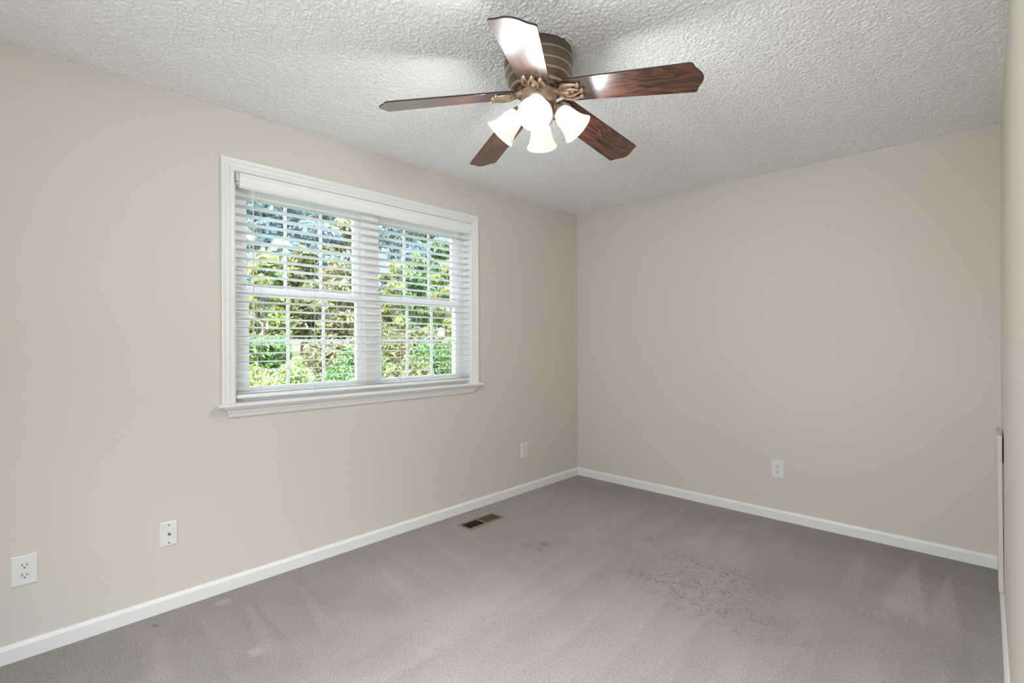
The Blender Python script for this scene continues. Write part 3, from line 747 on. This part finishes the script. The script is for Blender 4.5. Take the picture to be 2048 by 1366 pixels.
for k in range(4):
    if k == 0: A_, S_ = arm0, sh0
    else:
        A_ = arm0.copy(); link(A_, fan); S_ = sh0.copy(); link(S_, fan); B_ = bu0.copy(); link(B_, S_)
    a = R(LAZ + 90 * k)
    A_.rotation_euler = (0, 0, a); S_.rotation_euler = (0, 0, a)
    pd = bpy.data.lights.new('bulb_light', 'POINT'); pd.energy = LAMP_W; pd.shadow_soft_size = 0.035; pd.color = (0.97, 0.985, 1.0)
    po = bpy.data.objects.new('bulb_light', pd); COL.objects.link(po)
    mv = neck + axis_l * (SL + 0.008)
    po.location = (FCX + mv.x * math.cos(a), FCY + mv.x * math.sin(a), FZ + mv.z)

# ================================================================== outside: ground, shrubs and trees
M_grass = mat('rough_grass', (0.16, 0.2, 0.05), 0.9, 0.1)
tcn = N(M_grass, 'ShaderNodeTexCoord'); n = N(M_grass, 'ShaderNodeTexNoise', Scale=1.4, Detail=8.0, Roughness=0.75); L(M_grass, tcn.outputs['Object'], n.inputs['Vector'])
rp = N(M_grass, 'ShaderNodeValToRGB'); rp.color_ramp.elements[0].position = 0.35; rp.color_ramp.elements[0].color = (*srgb(46, 54, 30), 1); rp.color_ramp.elements[1].position = 0.65; rp.color_ramp.elements[1].color = (*srgb(112, 106, 72), 1)
L(M_grass, n.outputs['Fac'], rp.inputs[0]); L(M_grass, rp.outputs[0], PB(M_grass).inputs['Base Color'])
gy = np.linspace(-25, 110, 90); gx = np.concatenate([np.linspace(-80, -8, 40), np.linspace(-7.5, -0.2, 12)])
def gz(X, Y): return -0.55 + 1.3 * sstep(-8, -24, X) + 3.0 * sstep(-24, -70, X) + 0.35 * (fbm(X * 0.3 + 50, Y * 0.3 + 50, 77, 3) - 0.5)
gr = grid_object('ground', gx, gy, gz, M_grass); struct(gr, 'rough grassy slope outside the window')

def leaf_mat(name, c_dark, c_light):
    m = bpy.data.materials.new(name); m.use_nodes = True
    t = m.node_tree; p = t.nodes['Principled BSDF']
    at = N(m, 'ShaderNodeAttribute', attribute_name='tone')
    rp = N(m, 'ShaderNodeValToRGB'); rp.color_ramp.elements[0].color = (*c_dark, 1); rp.color_ramp.elements[1].color = (*c_light, 1)
    L(m, at.outputs['Fac'], rp.inputs[0]); L(m, rp.outputs[0], p.inputs['Base Color']); p.inputs['Roughness'].default_value = 0.6
    tl = N(m, 'ShaderNodeBsdfTranslucent'); L(m, rp.outputs[0], tl.inputs['Color'])
    mx = N(m, 'ShaderNodeMixShader'); mx.inputs[0].default_value = 0.35
    L(m, p.outputs[0], mx.inputs[1]); L(m, tl.outputs[0], mx.inputs[2]); L(m, mx.outputs[0], t.nodes['Material Output'].inputs[0])
    return m
LM = {'lime': leaf_mat('lime_leaves', srgb(62, 72, 32), srgb(150, 156, 76)), 'green': leaf_mat('green_leaves', srgb(40, 58, 26), srgb(106, 130, 62)),
      'blue': leaf_mat('haze_tinted_leaves', srgb(68, 84, 84), srgb(122, 138, 138)), 'olive': leaf_mat('olive_leaves', srgb(46, 48, 26), srgb(128, 122, 66)), 'tan': leaf_mat('dry_leaves', srgb(68, 62, 38), srgb(146, 134, 86))}  # the bluish set has sky haze put into the leaf colour
M_bark = mat('bark', srgb(96, 84, 72), 0.9, 0.1)

def foliage(rs, n, blobs, size, m, parent):
    B = np.array(blobs)       # cx, cy, cz, rx, ry, rz
    wgt = B[:, 3] * B[:, 5]; k = rs.choice(len(B), n, p=wgt / wgt.sum())
    d = rs.normal(size=(n, 3)); d /= np.linalg.norm(d, axis=1)[:, None]
    rad = 0.55 + 0.5 * rs.rand(n) ** 0.6
    c = B[k, :3] + d * B[k, 3:6] * rad[:, None]
    nrm = d + rs.normal(size=(n, 3)) * 0.7; nrm /= np.linalg.norm(nrm, axis=1)[:, None]
    u = np.cross(nrm, rs.normal(size=(n, 3))); u /= np.linalg.norm(u, axis=1)[:, None]; w = np.cross(nrm, u)
    s = size * (0.6 + 0.8 * rs.rand(n))[:, None]
    v = np.stack([c - u * s, c + w * s * 0.45 + nrm * s * 0.12, c + u * s, c - w * s * 0.45 + nrm * s * 0.12], 1).reshape(-1, 3)
    v[:, 2] = np.maximum(v[:, 2], 0.03)
    me = bpy.data.meshes.new('foliage')
    me.vertices.add(n * 4); me.vertices.foreach_set('co', v.astype(np.float32).ravel())
    me.loops.add(n * 4); me.loops.foreach_set('vertex_index', np.arange(n * 4, dtype=np.int32))
    me.polygons.add(n); me.polygons.foreach_set('loop_start', np.arange(0, n * 4, 4, dtype=np.int32))
    me.update(calc_edges=True)
    tone = np.clip(rs.normal(0.5, 0.28, n), 0, 1)
    a = me.attributes.new('tone', 'FLOAT', 'POINT'); a.data.foreach_set('value', np.repeat(tone, 4).astype(np.float32))
    me.materials.append(m)
    return link(bpy.data.objects.new('foliage', me), parent)

def ground_z(x, y): return float(gz(np.array([[float(x)]]), np.array([[float(y)]]))[0, 0]) - 0.05

def tree(label, x, y, h, cr, kind, n, size, seed, clear=0.25, lean=0.0, group=None):
    rs = np.random.RandomState(seed)
    t = thing('tree', label, 'tree', (x, y, ground_z(x, y)), group=group)
    bm = bmesh.new()
    top = Vector((lean, 0.3 * lean, h * 0.9))
    r0 = 0.03 + h * 0.010
    tube(bm, [(0, 0, 0), (lean * 0.2 + 0.05, 0.02, h * 0.3), (lean * 0.55 - 0.04, 0.0, h * 0.6), top], [r0, r0 * 0.8, r0 * 0.5, r0 * 0.15], 8)
    blobs = []
    nb = 15
    for i in range(nb):
        z = h * (clear + (0.97 - clear) * (i + 0.5) / nb); f = math.sin(math.pi * min(1, ((i + 0.5) / nb) * 0.75 + 0.18))
        a = 2.4 * i + rs.rand(); rr_ = cr * f * (0.35 + 0.4 * rs.rand()); br = cr * (0.30 + 0.16 * rs.rand()) * (0.6 + 0.4 * f)
        c = (math.cos(a) * rr_ + lean * z / h, math.sin(a) * rr_, z)
        blobs.append((*c, br, br, br * 0.75))
        zb = max(0.12 * h, z - 0.55 * rr_ - 0.2)
        tube(bm, [(lean * zb / h, 0, zb), (c[0] * 0.5, c[1] * 0.5, (zb + z) / 2 + 0.05), c], [r0 * 0.35, r0 * 0.25, r0 * 0.08], 5, False)
    obj('trunk', bm, M_bark, t, 180)
    foliage(rs, n, blobs, size, LM[kind], t)
    return t

def shrub(label, x, y, h, w, kind, n, size, seed, group=None):
    rs = np.random.RandomState(seed)
    t = thing('shrub', label, 'shrub', (x, y, ground_z(x, y)), group=group)
    bm = bmesh.new(); blobs = []
    for i in range(9):
        a = 2.4 * i; rr_ = w * 0.5 * math.sqrt((i + 0.5) / 9) * 1.2
        z = h * (0.35 + 0.4 * rs.rand()); c = (math.cos(a) * rr_ * 0.8, math.sin(a) * rr_ * 1.2, z)
        blobs.append((*c, w * 0.30, w * 0.36, h * 0.38))
        tube(bm, [(0.1 * math.cos(a), 0.1 * math.sin(a), 0), (c[0] * 0.6, c[1] * 0.6, z * 0.6), c], [0.02, 0.014, 0.006], 5, False)
    obj('stem', bm, M_bark, t, 180)
    foliage(rs, n, blobs, size, LM[kind], t)
    return t

G1, G2, G3 = 'tall trees behind the window', 'small trees behind the window', 'shrubs below the window'
tree('pale haze-tinted tree at the upper left of the left window unit', -25.5, 6.7, 10.5, 2.9, 'blue', 4600, 0.22, 1, 0.2, 0.3, G1)
tree('haze-tinted green tree behind the upper middle of the left window unit', -33, 12.3, 13.0, 3.0, 'blue', 4800, 0.26, 2, 0.15, -0.4, G1)
tree('dry tan and lime tree at the upper right of the left window unit', -40.5, 18.4, 13.5, 3.0, 'tan', 4800, 0.28, 3, 0.15, 0.2, G1)
tree('haze-tinted tree at the upper left of the right window unit', -25.5, 14.6, 12.5, 2.9, 'blue', 4600, 0.22, 4, 0.2, 0.2, G1)
tree('dense green tree at the upper right of the right window unit', -33, 22.9, 13.5, 3.2, 'green', 6500, 0.26, 5, 0.12, 0.0, G1)
tree('small lime green tree in the left part of the left window unit', -17, 3.3, 4.6, 1.10, 'lime', 3600, 0.13, 6, 0.08, 0.1, G2)
tree('small olive tree with dark trunk in the middle of left window unit', -20.8, 6.4, 5.2, 1.5, 'olive', 3800, 0.15, 8, 0.12, 0.2, G2)
tree('small dry tree at the right edge of the left window unit', -17, 6.3, 4.6, 1.10, 'tan', 3000, 0.13, 9, 0.12, -0.1, G2)
tree('lime green tree in the left half of the right window unit', -17, 9.0, 5.0, 1.10, 'lime', 3600, 0.13, 10, 0.08, 0.0, G2)
tree('bushy green tree in the middle of the right window unit', -20.8, 13.0, 5.8, 1.6, 'green', 4600, 0.15, 11, 0.05, 0.0, G2)
tree('bushy lime tree at the right edge of the right window unit', -17, 12.0, 5.2, 1.15, 'lime', 3800, 0.13, 12, 0.05, 0.1, G2)
shrub('lime shrub low in the left corner of the left window unit', -8.5, 0.1, 1.30, 0.82, 'lime', 3200, 0.06, 21, G3)
shrub('yellow green shrub low in the middle of the left window unit', -10.3, 1.3, 1.25, 0.85, 'lime', 3200, 0.065, 22, G3)
shrub('green shrub low at the right of the left window unit', -8.5, 2.0, 1.15, 0.82, 'green', 3200, 0.06, 23, G3)
shrub('green shrub low in the left of the right window unit', -10.3, 3.5, 1.50, 0.95, 'green', 3400, 0.065, 24, G3)
shrub('olive shrub low in the middle of the right window unit', -8.5, 4.0, 1.45, 0.85, 'olive', 3200, 0.06, 25, G3)
shrub('dark green shrub low at the right of the right window unit', -10.3, 6.2, 1.70, 1.1, 'green', 3600, 0.065, 26, G3)
shrub('green shrub behind the lime shrub of the left window unit', -13.6, 1.9, 1.5, 1.15, 'green', 3400, 0.085, 27, G3)
shrub('dry yellow shrub behind the middle of the left window unit', -13.6, 4.5, 1.40, 1.15, 'tan', 3400, 0.085, 28, G3)
shrub('olive shrub behind the green shrubs of the right window unit', -13.6, 7.6, 1.80, 1.35, 'olive', 3600, 0.085, 29, G3)
